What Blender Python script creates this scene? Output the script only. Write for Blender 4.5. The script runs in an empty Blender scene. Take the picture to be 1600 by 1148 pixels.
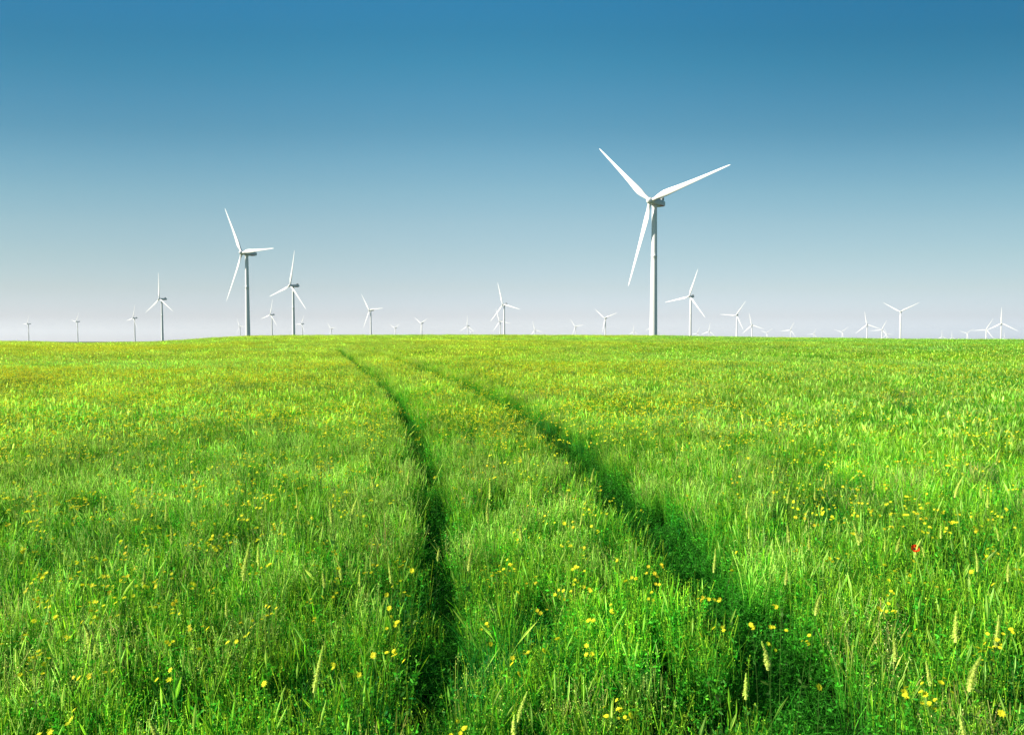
import bpy, math, random
import numpy as np
from mathutils import Vector, Matrix

R = math.radians
SC = bpy.context.scene
COL = SC.collection
rng = np.random.default_rng(7)
random.seed(7)

# ------------------------------------------------------------------ camera
CAM_H = 2.0
PITCH = -2.254
FPX = 24.0 / 36.0 * 1600.0            # focal length in photograph pixels
cam_data = bpy.data.cameras.new("camera")
cam = bpy.data.objects.new("camera", cam_data)
COL.objects.link(cam)
cam.location = (0, 0, CAM_H)
cam.rotation_euler = (R(90 + PITCH), 0, 0)
cam_data.sensor_width = 36.0
cam_data.lens = 24.0
cam_data.clip_start = 0.05
cam_data.clip_end = 40000
SC.camera = cam
SC.render.resolution_x, SC.render.resolution_y = 1024, 734

# ------------------------------------------------------------------ sun and sky
SUN_AZ = 260.0        # compass bearing, +Y is north
SUN_EL = 30.0
az, el = R(SUN_AZ), R(SUN_EL)
sun_vec = Vector((math.sin(az) * math.cos(el), math.cos(az) * math.cos(el), math.sin(el)))
sl = bpy.data.lights.new("sun", 'SUN')
sl.energy = 4.8
sl.angle = R(0.53)
sl.color = (1.0, 0.93, 0.80)
so = bpy.data.objects.new("sun", sl)
COL.objects.link(so)
so.rotation_euler = (-sun_vec).to_track_quat('-Z', 'Y').to_euler()

world = bpy.data.worlds.new("World")
SC.world = world
world.use_nodes = True
wt = world.node_tree
wt.nodes.clear()
w_out = wt.nodes.new("ShaderNodeOutputWorld")
w_bg = wt.nodes.new("ShaderNodeBackground")
sky = wt.nodes.new("ShaderNodeTexSky")
sky.sky_type = 'NISHITA'
sky.sun_disc = False
sky.sun_elevation = el
sky.sun_rotation = az
sky.altitude = 100
sky.air_density = 1.0
sky.dust_density = 0.6
sky.ozone_density = 2.0
w_bg.inputs["Strength"].default_value = 0.11
# clear air grading of the sky with height above the horizon
tc = wt.nodes.new("ShaderNodeTexCoord")
sep = wt.nodes.new("ShaderNodeSeparateXYZ")
wt.links.new(tc.outputs["Generated"], sep.inputs[0])
ramp = wt.nodes.new("ShaderNodeValToRGB")
SKY_EVEN = 1.9
SKY_GAIN = [(0.0, (0.3758, 0.408, 0.5843)), (0.0112, (0.3758, 0.408, 0.5843)), (0.0355, (0.3181, 0.3102, 0.3987)), (0.0763, (0.3214, 0.2989, 0.3074)), (0.1221, (0.3215, 0.3138, 0.2844)), (0.1669, (0.3148, 0.33, 0.2846)), (0.2105, (0.2768, 0.3353, 0.287)), (0.2528, (0.2231, 0.3231, 0.2868)), (0.2935, (0.1605, 0.2953, 0.2754)), (0.3326, (0.1243, 0.2883, 0.2805)), (0.3698, (0.0878, 0.2764, 0.276)), (0.4053, (0.0651, 0.2596, 0.2722)), (0.4376, (0.0601, 0.2641, 0.2926)), (1.0, (0.0601, 0.2641, 0.2926))]
els = ramp.color_ramp.elements
while len(els) < len(SKY_GAIN):
    els.new(0.5)
for e_, (p_, c_) in zip(els, SKY_GAIN):
    e_.position = p_
    e_.color = (*c_, 1)
gm = wt.nodes.new("ShaderNodeVectorMath")
gm.operation = 'MULTIPLY'
gs = wt.nodes.new("ShaderNodeVectorMath")
gs.operation = 'SCALE'
gs.inputs["Scale"].default_value = 2.0
xx_ = wt.nodes.new("ShaderNodeMath"); xx_.operation = 'MULTIPLY'
wt.links.new(sep.outputs["X"], xx_.inputs[0]); wt.links.new(sep.outputs["X"], xx_.inputs[1])
xy_ = wt.nodes.new("ShaderNodeMath"); xy_.operation = 'MULTIPLY_ADD'
xy_.inputs[1].default_value = 0.6; xy_.inputs[2].default_value = 1.0
wt.links.new(xx_.outputs[0], xy_.inputs[0])
xz_ = wt.nodes.new("ShaderNodeMath"); xz_.operation = 'MULTIPLY'
wt.links.new(xy_.outputs[0], xz_.inputs[0]); wt.links.new(sep.outputs["Z"], xz_.inputs[1])
wt.links.new(xz_.outputs[0], ramp.inputs["Fac"])
wt.links.new(ramp.outputs["Color"], gs.inputs[0])
wt.links.new(sky.outputs["Color"], gm.inputs[0])
wt.links.new(gs.outputs[0], gm.inputs[1])
mx_ = wt.nodes.new("ShaderNodeMath"); mx_.operation = 'MULTIPLY'
wt.links.new(sep.outputs["X"], mx_.inputs[0]); wt.links.new(sep.outputs["X"], mx_.inputs[1])
ma_ = wt.nodes.new("ShaderNodeMath"); ma_.operation = 'MULTIPLY_ADD'
ma_.inputs[2].default_value = 1.0
kz = wt.nodes.new("ShaderNodeMapRange")
kz.inputs["From Min"].default_value = 0.0; kz.inputs["From Max"].default_value = 0.32
kz.inputs["To Min"].default_value = 0.8; kz.inputs["To Max"].default_value = SKY_EVEN
wt.links.new(sep.outputs["Z"], kz.inputs["Value"])
wt.links.new(kz.outputs["Result"], ma_.inputs[1])
wt.links.new(mx_.outputs[0], ma_.inputs[0])
dv_ = wt.nodes.new("ShaderNodeMath"); dv_.operation = 'DIVIDE'; dv_.inputs[0].default_value = 1.0
wt.links.new(ma_.outputs[0], dv_.inputs[1])
g2 = wt.nodes.new("ShaderNodeVectorMath"); g2.operation = 'SCALE'
wt.links.new(gm.outputs[0], g2.inputs[0]); wt.links.new(dv_.outputs[0], g2.inputs["Scale"])
hue = wt.nodes.new("ShaderNodeCombineXYZ")
for i_, kk in enumerate((-0.15, 0.02, 0.18)):
    h_ = wt.nodes.new("ShaderNodeMath"); h_.operation = 'MULTIPLY_ADD'
    h_.inputs[1].default_value = kk; h_.inputs[2].default_value = 1.0
    wt.links.new(mx_.outputs[0], h_.inputs[0]); wt.links.new(h_.outputs[0], hue.inputs[i_])
g3 = wt.nodes.new("ShaderNodeVectorMath"); g3.operation = 'MULTIPLY'
wt.links.new(g2.outputs[0], g3.inputs[0]); wt.links.new(hue.outputs[0], g3.inputs[1])
wt.links.new(g3.outputs[0], w_bg.inputs["Color"])
wt.links.new(w_bg.outputs[0], w_out.inputs["Surface"])

SC.view_settings.view_transform = 'Standard'
SC.view_settings.look = 'None'
SC.view_settings.gamma = 1.0
SC.view_settings.exposure = 1.1
SC.cycles.use_denoising = True
SC.cycles.max_bounces = 6
SC.cycles.diffuse_bounces = 3
SC.cycles.glossy_bounces = 2
SC.cycles.transmission_bounces = 4
SC.cycles.sample_clamp_indirect = 4.0

# ------------------------------------------------------------------ helpers
def tag(o, label=None, cat=None, group=None, kind=None):
    if label: o["label"] = label
    if cat: o["category"] = cat
    if group: o["group"] = group
    if kind: o["kind"] = kind
    return o

def empty(name, loc, rz=0.0):
    o = bpy.data.objects.new(name, None)
    o.empty_display_size = 0.1
    COL.objects.link(o)
    o.location = loc
    o.rotation_euler = (0, 0, rz)
    return o

def link(name, me, parent=None):
    o = bpy.data.objects.new(name, me)
    COL.objects.link(o)
    if parent is not None:
        o.parent = parent
    return o

def mesh_np(name, verts, faces, mats=(), smooth=True, col=None, midx=None):
    """verts (n,3); faces: list of (m,k) int arrays of any k"""
    verts = np.asarray(verts, dtype=np.float32)
    me = bpy.data.meshes.new(name)
    loops = np.concatenate([np.asarray(f).ravel() for f in faces]).astype(np.int32)
    tot = np.concatenate([np.full(len(f), np.asarray(f).shape[1]) for f in faces]).astype(np.int32)
    start = np.concatenate([[0], np.cumsum(tot)[:-1]]).astype(np.int32)
    me.vertices.add(len(verts)); me.vertices.foreach_set("co", verts.ravel())
    me.loops.add(len(loops)); me.loops.foreach_set("vertex_index", loops)
    me.polygons.add(len(tot))
    me.polygons.foreach_set("loop_start", start)
    me.polygons.foreach_set("loop_total", tot)
    if midx is not None:
        me.polygons.foreach_set("material_index", np.asarray(midx, dtype=np.int32))
    me.update(calc_edges=True)
    me.polygons.foreach_set("use_smooth", np.full(len(tot), smooth))
    if col is not None:
        a = me.color_attributes.new("Col", 'FLOAT_COLOR', 'POINT')
        c = np.ones((len(verts), 4), dtype=np.float32); c[:, :3] = col
        a.data.foreach_set("color", c.ravel())
    for m in mats:
        me.materials.append(m)
    me.validate()
    return me

def px_dir(px, py):
    d = Vector(((px - 800) / FPX, -(py - 574) / FPX, -1.0))
    return (Matrix.Rotation(R(90 + PITCH), 3, 'X') @ d).normalized()

# value noise on the plane
_tab = rng.random((256, 256))
def vnoise(x, y, s, ox=0.0, oy=0.0):
    u = np.asarray(x) / s + 71.3 + ox; v = np.asarray(y) / s + 37.7 + oy
    i = np.floor(u).astype(int); j = np.floor(v).astype(int)
    fu = u - i; fv = v - j
    fu = fu * fu * (3 - 2 * fu); fv = fv * fv * (3 - 2 * fv)
    a = _tab[i % 256, j % 256]; b = _tab[(i + 1) % 256, j % 256]
    c = _tab[i % 256, (j + 1) % 256]; d = _tab[(i + 1) % 256, (j + 1) % 256]
    return (a * (1 - fu) + b * fu) * (1 - fv) + (c * (1 - fu) + d * fu) * fv
def fbm(x, y, s, ox=0.0):
    return (vnoise(x, y, s, ox, 3.1) + 0.5 * vnoise(x, y, s / 2.1, ox, 9.4) + 0.25 * vnoise(x, y, s / 4.3, ox, 5.2)) / 1.75

# ------------------------------------------------------------------ turbines: where they stand
# hub pixel x, hub pixel y, blade length in pixels, blade tips (dx, dy up), label
GRP = "wind turbines of the wind farm beyond the field"
TURB = [
 (1016, 314, 136, [(-79, 81), (121, 55), (-35, -129)], "tallest and nearest white wind turbine, shaded along the right edge of its thick tower"),
 (378, 395, 85, [(-20, 68), (52, 10), (-28, -75)], "second tallest white wind turbine, with a grey shaded tower"),
 (453.5, 446, 55, [(8, 55), (-35, -17), (22, -36)], "wind turbine close right of the second tallest, one blade up and two hanging"),
 (1077, 463, 44, [(13, 43), (-37, -9), (22, -32)], "white wind turbine just right of the nearest tower, top blade leaning right"),
 (249, 467, 41, [(1, 43), (-23.5, -25), (20, -19)], "wind turbine left of the second tallest, blade straight up over a thin grey tower"),
 (785.6, 475.6, 36, [(-7.6, 35.6), (26, -5.4), (-20, -26)], "wind turbine at mid-field with a small one tucked under its lower left blade"),
 (577, 484.4, 31, [(-12.6, 25), (21, 4), (-12, -28.6)], "wind turbine halfway between the second tallest and the middle, standing alone"),
 (1407, 487, 29, [(-26, 16), (27, 16)], "wind turbine with a wide Y of blades on a tall white tower, right-hand quarter"),
 (1150.5, 492.3, 26, [(13.5, 24.3), (-24.5, 0.8), (7.5, -23)], "wind turbine with one level blade, second right of the nearest tower"),
 (422.5, 491.6, 25, [(2.2, 19), (-18, -7.4)], "small wind turbine between the towers of the two big left-hand ones"),
 (945, 497, 23, [(-16, 16), (22, 9.5)], "small wind turbine next left of the nearest tower, blades in a Y"),
 (208, 496.8, 22, [(2, 23), (-12, -3)], "small wind turbine with a dark thin tower, third from the left edge"),
 (780.6, 502, 21, [(-4.6, 21), (12, -1), (-12.6, -17)], "small wind turbine directly behind the lower left blade of the mid-field one"),
 (119, 502.5, 18, [(1, 15), (-14.4, 5)], "small wind turbine with a dark tower, second from the left edge"),
 (42.5, 506, 16.5, [(0.5, 16), (-9, 2.5)], "small wind turbine with a dark tower nearest the left edge"),
 (658, 505, 17, [(-11, 10.6), (14, 9.4)], "small wind turbine with a V of upper blades, right of the lone one"),
 (730, 509.4, 17, [(0, 17), (-12.5, -8.6)], "faint small wind turbine with a blade straight up, left of the mid-field one"),
 (471, 506, 16, [(5, 15), (-11, -1)], "tiny wind turbine just right of the tower of the third tallest left-hand one"),
 (374, 509.6, 14.5, [(-5.5, 14.6)], "tiny wind turbine peeping out just left of the second tallest tower"),
 (517, 513.5, 13, [(-7, 11.5), (9, 2.5)], "tiny wind turbine low on the horizon, left of the lone mid-size one"),
 (617, 512.5, 12.5, [(-8.2, 6.5), (6.7, 6.5)], "tiny wind turbine low on the horizon, right of the lone mid-size one"),
 (736.5, 519.5, 8, [(-5, 4)], "barely visible wind turbine at the foot of the faint one left of centre"),
 (835.6, 515.6, 15, [(-1.8, 14.6), (11.4, -2.4)], "faint small wind turbine standing alone right of the mid-field pair"),
 (898.8, 510, 15, [(-7.8, 10), (14, 1.2)], "faint wind turbine with one level blade, left of the Y-shaped one"),
 (990, 518, 11, [(0, 11)], "tiny pale wind turbine just left of the foot of the nearest tower"),
 (1019, 510, 14, [(-11.5, -7.5), (12, -7)], "pale wind turbine behind the nearest tower, low blades showing on both sides"),
 (1089.5, 521, 11, [(3, 10.4), (-9.5, 0)], "tiny wind turbine at the foot of the one with the right-leaning top blade"),
 (1107.8, 517.5, 14, [(2, 14), (-10, -4)], "tiny wind turbine sunk behind the crest between two larger ones, one blade up"),
 (1174.5, 508, 20, [(-3.5, 19.5), (16.5, -4), (-8.5, -7)], "small wind turbine with its right blade touching the tinier one beside it"),
 (1198, 520, 11, [(-9.2, 4), (8, 6.4)], "tiny wind turbine under the right blade of a larger one, blades in a low V"),
 (1235, 515.5, 14.5, [(5, 13.5), (-15, -0.5)], "small white wind turbine with a blade level to the left, alone between two tiny ones"),
 (1271.5, 521.5, 10, [(4.5, 8.5), (-10.5, -1.5)], "barely visible wind turbine sunk behind the crest between two small ones"),
 (1315.7, 518.6, 12, [(-9, 3), (10.3, 9.8)], "tiny wind turbine left of the crossed pair, right blade raised"),
 (1354.6, 507.2, 21, [(-2.2, 21.2), (-14, -12.3), (18.4, -4.4)], "left wind turbine of the crossed pair beside the wide Y"),
 (1378, 515, 17, [(6.8, 15), (-17.3, -1)], "right wind turbine of the crossed pair beside the wide Y"),
 (1385.5, 521.5, 10, [(9, -1)], "barely visible wind turbine between the crossed pair and the wide Y"),
 (1472, 526, 11, [(0, 11)], "tiny wind turbine showing only a blade tip, left of two tips"),
 (1487.5, 527.5, 10.5, [(0, 10.5)], "tiny wind turbine showing only a blade tip, right of two tips"),
 (1511, 520.5, 11.5, [(-11, 3.5), (8, 5)], "tiny wind turbine with a flat V of blades, left of the last two large ones"),
 (1541, 515, 19, [(6.5, 17), (-18, 0), (8, -14)], "wind turbine second from the right edge, left blade level"),
 (1564.5, 505, 25, [(0.5, 25), (-18.5, -9.5), (19.5, -10)], "wind turbine nearest the right edge, one blade straight up like an inverted Y"),
 (1569.5, 528, 9, [(0, 9)], "barely visible wind turbine at the foot of the one nearest the right edge"),
]
CAM_INV = Matrix.Rotation(R(90 + PITCH), 3, 'X').transposed()
def project(p):
    q = CAM_INV @ (Vector(p) - Vector((0, 0, CAM_H)))
    return 800 + FPX * q.x / -q.z, 574 - FPX * q.y / -q.z
def fit_pose(hub, tips, hx, hy):
    """rotor angle and heading that best explain the blade tips seen"""
    best = (1e9, 0, 0)
    yaws = [YAW + R(k) for k in range(-12, 13, 3)] if len(tips) >= 3 and max(t[1] for t in tips) > 30 else [YAW]
    for yw in yaws:
        c, s_ = math.cos(yw), math.sin(yw)
        for k in range(60):
            ph = R(k * 2)
            e = 0.4 * (math.degrees(yw - YAW)) ** 2 / 4
            pts = []
            for j in range(3):
                a = ph + j * 2 * math.pi / 3
                u = 45 * math.sin(a)
                x, y = project((hub.x + u * c, hub.y + u * s_, hub.z + 45 * math.cos(a)))
                pts.append((x - hx, hy - y))
            for (dx, dy) in tips:
                e += min((dx - p[0]) ** 2 + (dy - p[1]) ** 2 for p in pts)
            if e < best[0]:
                best = (e, ph, yw)
    return best[1], best[2]
HUB_H, BLADE_L = 80.0, 45.0
YAW = R(-36.0)
T_POS = []
for (hx, hy, L, tips, lab) in TURB:
    d = px_dir(hx, hy)
    h = Vector((d.x, d.y, 0)).length
    depth = FPX * BLADE_L / L
    # px_dir has unit length; its depth along the view axis:
    ax = px_dir(800, 574)
    k = depth / d.dot(ax)
    hub = Vector((0, 0, CAM_H)) + d * k
    base = hub
    T_POS.append((base, *fit_pose(hub, tips, hx, hy), lab))
T_NEW = []
for (hub, phase, yw, lab) in T_POS:
    off = Matrix.Rotation(yw, 3, 'Z') @ Vector((0, -4.3, 0))
    T_NEW.append((Vector((hub.x - off.x, hub.y - off.y, hub.z - HUB_H)), phase, yw, lab))
T_POS = T_NEW
TB = np.array([[p[0].x, p[0].y, p[0].z] for p in T_POS])

# ------------------------------------------------------------------ ground shape
RC = 140.0
SKYLINE = np.array([(-900, 530), (-300, 531), (0, 534), (60, 534.5), (120, 537), (180, 536), (250, 534.5), (300, 531), (340, 528), (390, 525.5),
                    (450, 524.5), (520, 524), (700, 523.5), (900, 524), (1020, 524.5), (1060, 525), (1130, 526.5), (1200, 527.5),
                    (1300, 528.5), (1400, 530), (1500, 530.5), (1600, 531), (1900, 532), (2600, 533)])
def px_to_bear_el(px, py):
    d = px_dir(px, py)
    return math.atan2(d.x, d.y), d.z / math.hypot(d.x, d.y)
SKB = np.array([px_to_bear_el(*p) for p in SKYLINE])
GRASS_H = 0.40
S0 = 0.0165
def sky_slope(b):
    return np.interp(b, SKB[:, 0], SKB[:, 1], left=-0.002, right=-0.002)
def crest_z(b):
    return CAM_H + sky_slope(b) * RC - GRASS_H
def plain_z(x, y):
    x = np.asarray(x, float); y = np.asarray(y, float)
    num = np.zeros_like(x); den = np.zeros_like(x)
    for (tx, ty, tz) in TB:
        w = 1.0 / ((x - tx) ** 2 + (y - ty) ** 2 + 60.0 ** 2) ** 1.5
        num += w * tz; den += w
    w = 1.0 / (900.0 ** 2) ** 1.5
    return (num + w * -8.0) / (den + w)
def ground_z(x, y):
    x = np.asarray(x, float); y = np.asarray(y, float)
    r = np.hypot(x, y); b = np.arctan2(x, y)
    zc = crest_z(b)
    rr = np.minimum(r, RC)
    s = zc / RC
    z = S0 * rr + (s - S0) * rr * rr / RC
    z += 0.07 * (fbm(x, y, 9.0) - 0.5) * np.clip(r / 8, 0, 1) * np.clip((RC - r) / 60, 0.15, 1)
    t = np.clip((r - RC) / 170.0, 0, 1)
    t = t * t * (3 - 2 * t)
    zp = plain_z(x, y)
    return z * (1 - t) + np.minimum(zp, z) * t

def hit_ground(px, py, lift=0.0):
    d = px_dir(px, py)
    t0 = 1.0
    ts = np.geomspace(1.0, 260.0, 4000)
    P = np.outer(ts, np.array(d)) + np.array([0, 0, CAM_H])
    below = P[:, 2] - lift - ground_z(P[:, 0], P[:, 1]) < 0
    i = int(np.argmax(below)) if below.any() else -1
    return P[i, 0], P[i, 1]

# wheel tracks: pixel polylines of the two ruts on the ground
LT = [(700, 1400), (692, 1148), (690, 1050), (684, 960), (677, 870), (670, 800), (664, 750), (650, 705), (636, 665), (615, 632), (588, 604), (562, 580), (540, 560), (527, 551)]
RT = [(1420, 1320), (1300, 1148), (1240, 1040), (1165, 958), (1085, 878), (1010, 805), (940, 748), (870, 690), (805, 645), (750, 616), (700, 595), (652, 577), (603, 559), (575, 551)]
def track_line(pts, lift):
    P = [hit_ground(x, y, lift) for (x, y) in pts]
    P = np.array(P)
    # Catmull-Rom densify
    out = []
    for i in range(len(P) - 1):
        p0 = P[max(i - 1, 0)]; p1 = P[i]; p2 = P[i + 1]; p3 = P[min(i + 2, len(P) - 1)]
        n = max(4, int(np.hypot(*(p2 - p1)) / 0.25))
        for t in np.linspace(0, 1, n, endpoint=False):
            out.append(0.5 * ((2 * p1) + (-p0 + p2) * t + (2 * p0 - 5 * p1 + 4 * p2 - p3) * t * t + (-p0 + 3 * p1 - 3 * p2 + p3) * t ** 3))
    out.append(P[-1])
    return np.array(out)
TRK = [track_line(LT, 0.14), track_line(RT, 0.28)]
def track_dist(x, y, which=None):
    x = np.asarray(x, float); y = np.asarray(y, float)
    shp = x.shape
    x = x.ravel(); y = y.ravel()
    best = np.full((2, len(x)), 99.0)
    for k, T in enumerate(TRK):
        A, B = T[:-1], T[1:]
        near = (x > T[:, 0].min() - 3) & (x < T[:, 0].max() + 3) & (y > T[:, 1].min() - 3) & (y < T[:, 1].max() + 3)
        idx = np.nonzero(near)[0]
        for s in range(0, len(idx), 4000):
            q = idx[s:s + 4000]
            px_, py_ = x[q][:, None], y[q][:, None]
            d = B - A
            t = ((px_ - A[:, 0]) * d[:, 0] + (py_ - A[:, 1]) * d[:, 1]) / (d[:, 0] ** 2 + d[:, 1] ** 2 + 1e-9)
            t = np.clip(t, 0, 1)
            dd = np.hypot(px_ - A[:, 0] - t * d[:, 0], py_ - A[:, 1] - t * d[:, 1])
            best[k, q] = dd.min(1)
    return best[0].reshape(shp), best[1].reshape(shp)

# ------------------------------------------------------------------ materials
def principled(name, color, rough=0.5, spec=0.5):
    m = bpy.data.materials.new(name)
    m.use_nodes = True
    b = m.node_tree.nodes["Principled BSDF"]
    b.inputs["Base Color"].default_value = (*color, 1)
    b.inputs["Roughness"].default_value = rough
    b.inputs["Specular IOR Level"].default_value = spec
    return m

def leafy(name, base=None, trans=0.42, rough=0.55, tint=True):
    """thin leaf: colour from the blade's own vertex colour, varied per plant"""
    m = bpy.data.materials.new(name)
    m.use_nodes = True
    nt = m.node_tree
    nt.nodes.clear()
    out = nt.nodes.new("ShaderNodeOutputMaterial")
    if base is None:
        c = nt.nodes.new("ShaderNodeAttribute"); c.attribute_name = "Col"
        csock = c.outputs["Color"]
    else:
        c = nt.nodes.new("ShaderNodeRGB"); c.outputs[0].default_value = (*base, 1)
        csock = c.outputs[0]
    if tint:
        t = nt.nodes.new("ShaderNodeAttribute"); t.attribute_type = 'INSTANCER'; t.attribute_name = "tint"
        mul = nt.nodes.new("ShaderNodeVectorMath"); mul.operation = 'MULTIPLY'
        nt.links.new(csock, mul.inputs[0]); nt.links.new(t.outputs["Vector"], mul.inputs[1])
        csock = mul.outputs[0]
    p = nt.nodes.new("ShaderNodeBsdfPrincipled")
    p.inputs["Roughness"].default_value = rough
    p.inputs["Specular IOR Level"].default_value = 0.12
    tr = nt.nodes.new("ShaderNodeBsdfTranslucent")
    mix = nt.nodes.new("ShaderNodeMixShader"); mix.inputs[0].default_value = trans
    nt.links.new(csock, p.inputs["Base Color"])
    nt.links.new(csock, tr.inputs["Color"])
    nt.links.new(p.outputs[0], mix.inputs[1]); nt.links.new(tr.outputs[0], mix.inputs[2])
    nt.links.new(mix.outputs[0], out.inputs["Surface"])
    return m

M_GRASS = leafy("grass_blades")
M_PLANT = leafy("plant_parts", tint=False)

def ground_material():
    m = bpy.data.materials.new("meadow_soil")
    m.use_nodes = True
    nt = m.node_tree
    b = nt.nodes["Principled BSDF"]
    b.inputs["Roughness"].default_value = 0.95
    b.inputs["Specular IOR Level"].default_value = 0.1
    geo = nt.nodes.new("ShaderNodeNewGeometry")
    n1 = nt.nodes.new("ShaderNodeTexNoise"); n1.inputs["Scale"].default_value = 9.0; n1.inputs["Detail"].default_value = 8
    n2 = nt.nodes.new("ShaderNodeTexNoise"); n2.inputs["Scale"].default_value = 0.035; n2.inputs["Detail"].default_value = 6
    nt.links.new(geo.outputs["Position"], n1.inputs["Vector"]); nt.links.new(geo.outputs["Position"], n2.inputs["Vector"])
    r1 = nt.nodes.new("ShaderNodeValToRGB")
    r1.color_ramp.elements[0].color = (0.018, 0.030, 0.008, 1); r1.color_ramp.elements[0].position = 0.35
    r1.color_ramp.elements[1].color = (0.045, 0.075, 0.018, 1); r1.color_ramp.elements[1].position = 0.65
    r2 = nt.nodes.new("ShaderNodeValToRGB")
    r2.color_ramp.elements[0].color = (0.035, 0.070, 0.015, 1); r2.color_ramp.elements[0].position = 0.35
    r2.color_ramp.elements[1].color = (0.070, 0.100, 0.022, 1); r2.color_ramp.elements[1].position = 0.65
    nt.links.new(n1.outputs["Fac"], r1.inputs[0]); nt.links.new(n2.outputs["Fac"], r2.inputs[0])
    # far beyond the crest, where no blades stand, the sheet itself is meadow-coloured
    ln = nt.nodes.new("ShaderNodeVectorMath"); ln.operation = 'LENGTH'
    nt.links.new(geo.outputs["Position"], ln.inputs[0])
    mr = nt.nodes.new("ShaderNodeMapRange"); mr.inputs["From Min"].default_value = 90; mr.inputs["From Max"].default_value = 170
    nt.links.new(ln.outputs["Value"], mr.inputs["Value"])
    mx = nt.nodes.new("ShaderNodeMix"); mx.data_type = 'RGBA'
    nt.links.new(mr.outputs["Result"], mx.inputs["Factor"])
    nt.links.new(r1.outputs[0], mx.inputs["A"]); nt.links.new(r2.outputs[0], mx.inputs["B"])
    nt.links.new(mx.outputs["Result"], b.inputs["Base Color"])
    bp = nt.nodes.new("ShaderNodeBump"); bp.inputs["Strength"].default_value = 0.6; bp.inputs["Distance"].default_value = 0.03
    nt.links.new(n1.outputs["Fac"], bp.inputs["Height"]); nt.links.new(bp.outputs[0], b.inputs["Normal"])
    return m

# ------------------------------------------------------------------ ground: one sheet to the horizon
NA = 900
view = np.linspace(R(-50), R(50), 620)
back = np.linspace(R(50), R(310), 160)[1:-1]
ang = np.concatenate([view, back]); NA = len(ang)
rad = np.concatenate([np.geomspace(0.4, 30, 260), np.geomspace(30.5, 9000, 150)])
AA, RR = np.meshgrid(ang, rad)
GX, GY = RR * np.sin(AA), RR * np.cos(AA)
GZ = ground_z(GX, GY)
dl, dr = track_dist(GX, GY)
fade = np.clip((70 - RR) / 20, 0, 1)
GZ -= fade * (0.09 * np.exp(-(dl / 0.2) ** 2) + 0.10 * np.exp(-(dr / 0.25) ** 2))
gv = np.stack([GX.ravel(), GY.ravel(), GZ.ravel()], 1)
gv = np.vstack([gv, [[0, 0, float(ground_z(0.0, 0.0))]]])
nr = len(rad)
ii, jj = np.meshgrid(np.arange(nr - 1), np.arange(NA), indexing='ij')
j2 = (jj + 1) % NA
quads = np.stack([ii * NA + jj, (ii + 1) * NA + jj, (ii + 1) * NA + j2, ii * NA + j2], -1).reshape(-1, 4)[:, ::-1]
cen = nr * NA
jr = np.arange(NA)
tris = np.stack([np.full(NA, cen), (jr + 1) % NA, jr], 1)
ground = link("ground", mesh_np("ground", gv, [quads, tris], [ground_material()]))
tag(ground, kind="structure")
if ground.data.polygons[0].normal.z < 0:
    ground.data.flip_normals()

def gz1(x, y):
    return float(ground_z(np.array([x]), np.array([y]))[0])

# ------------------------------------------------------------------ haze
def haze_box():
    x0, x1, y0, y1, z0, z1 = -9600, 9600, -9600, 9600, float(GZ.min()) - 1.0, 150.0
    v = [(x, y, z) for x in (x0, x1) for y in (y0, y1) for z in (z0, z1)]
    f = np.array([(0, 1, 3, 2), (4, 6, 7, 5), (0, 4, 5, 1), (2, 3, 7, 6), (0, 2, 6, 4), (1, 5, 7, 3)])
    m = bpy.data.materials.new("haze_air"); m.use_nodes = True
    nt = m.node_tree; nt.nodes.clear()
    o = nt.nodes.new("ShaderNodeOutputMaterial"); p = nt.nodes.new("ShaderNodeVolumePrincipled")
    p.inputs["Color"].default_value = (0.93, 0.96, 1.0, 1)
    p.inputs["Density"].default_value = HAZE
    p.inputs["Anisotropy"].default_value = 0.2
    nt.links.new(p.outputs[0], o.inputs["Volume"])
    tag(link("haze", mesh_np("haze", v, [f], [m], smooth=False)), kind="stuff")
HAZE = 4.2e-5
if HAZE > 0: haze_box()

# ------------------------------------------------------------------ wind turbines
M_PAINT = principled("turbine_white_paint", (0.80, 0.79, 0.76), 0.38)
M_NAC = principled("nacelle_pale_grey_paint", (0.62, 0.625, 0.62), 0.45)
M_DARK = principled("cooler_grille", (0.10, 0.11, 0.11), 0.6)
M_RED = principled("red_band_paint", (0.55, 0.05, 0.05), 0.4)
for mm in (M_PAINT,):
    nt = mm.node_tree
    n = nt.nodes.new("ShaderNodeTexNoise"); n.inputs["Scale"].default_value = 0.35; n.inputs["Detail"].default_value = 5
    tco = nt.nodes.new("ShaderNodeTexCoord")
    nt.links.new(tco.outputs["Object"], n.inputs["Vector"])
    r = nt.nodes.new("ShaderNodeValToRGB")
    r.color_ramp.elements[0].color = (0.66, 0.655, 0.64, 1); r.color_ramp.elements[1].color = (0.74, 0.735, 0.72, 1)
    nt.links.new(n.outputs["Fac"], r.inputs[0]); nt.links.new(r.outputs[0], nt.nodes["Principled BSDF"].inputs["Base Color"])

def lathe(prof, n=32, axis='Z'):
    v = []; f = []
    for (r, z) in prof:
        for k in range(n):
            a = 2 * math.pi * k / n
            v.append((r * math.cos(a), r * math.sin(a), z))
    for i in range(len(prof) - 1):
        for k in range(n):
            f.append((i * n + k, i * n + (k + 1) % n, (i + 1) * n + (k + 1) % n, (i + 1) * n + k))
    v = np.array(v, float)
    if axis == 'Y':     # profile axis along -Y
        v = np.stack([v[:, 0], -v[:, 2], v[:, 1]], 1)
    return v, [np.array(f)]

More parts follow.
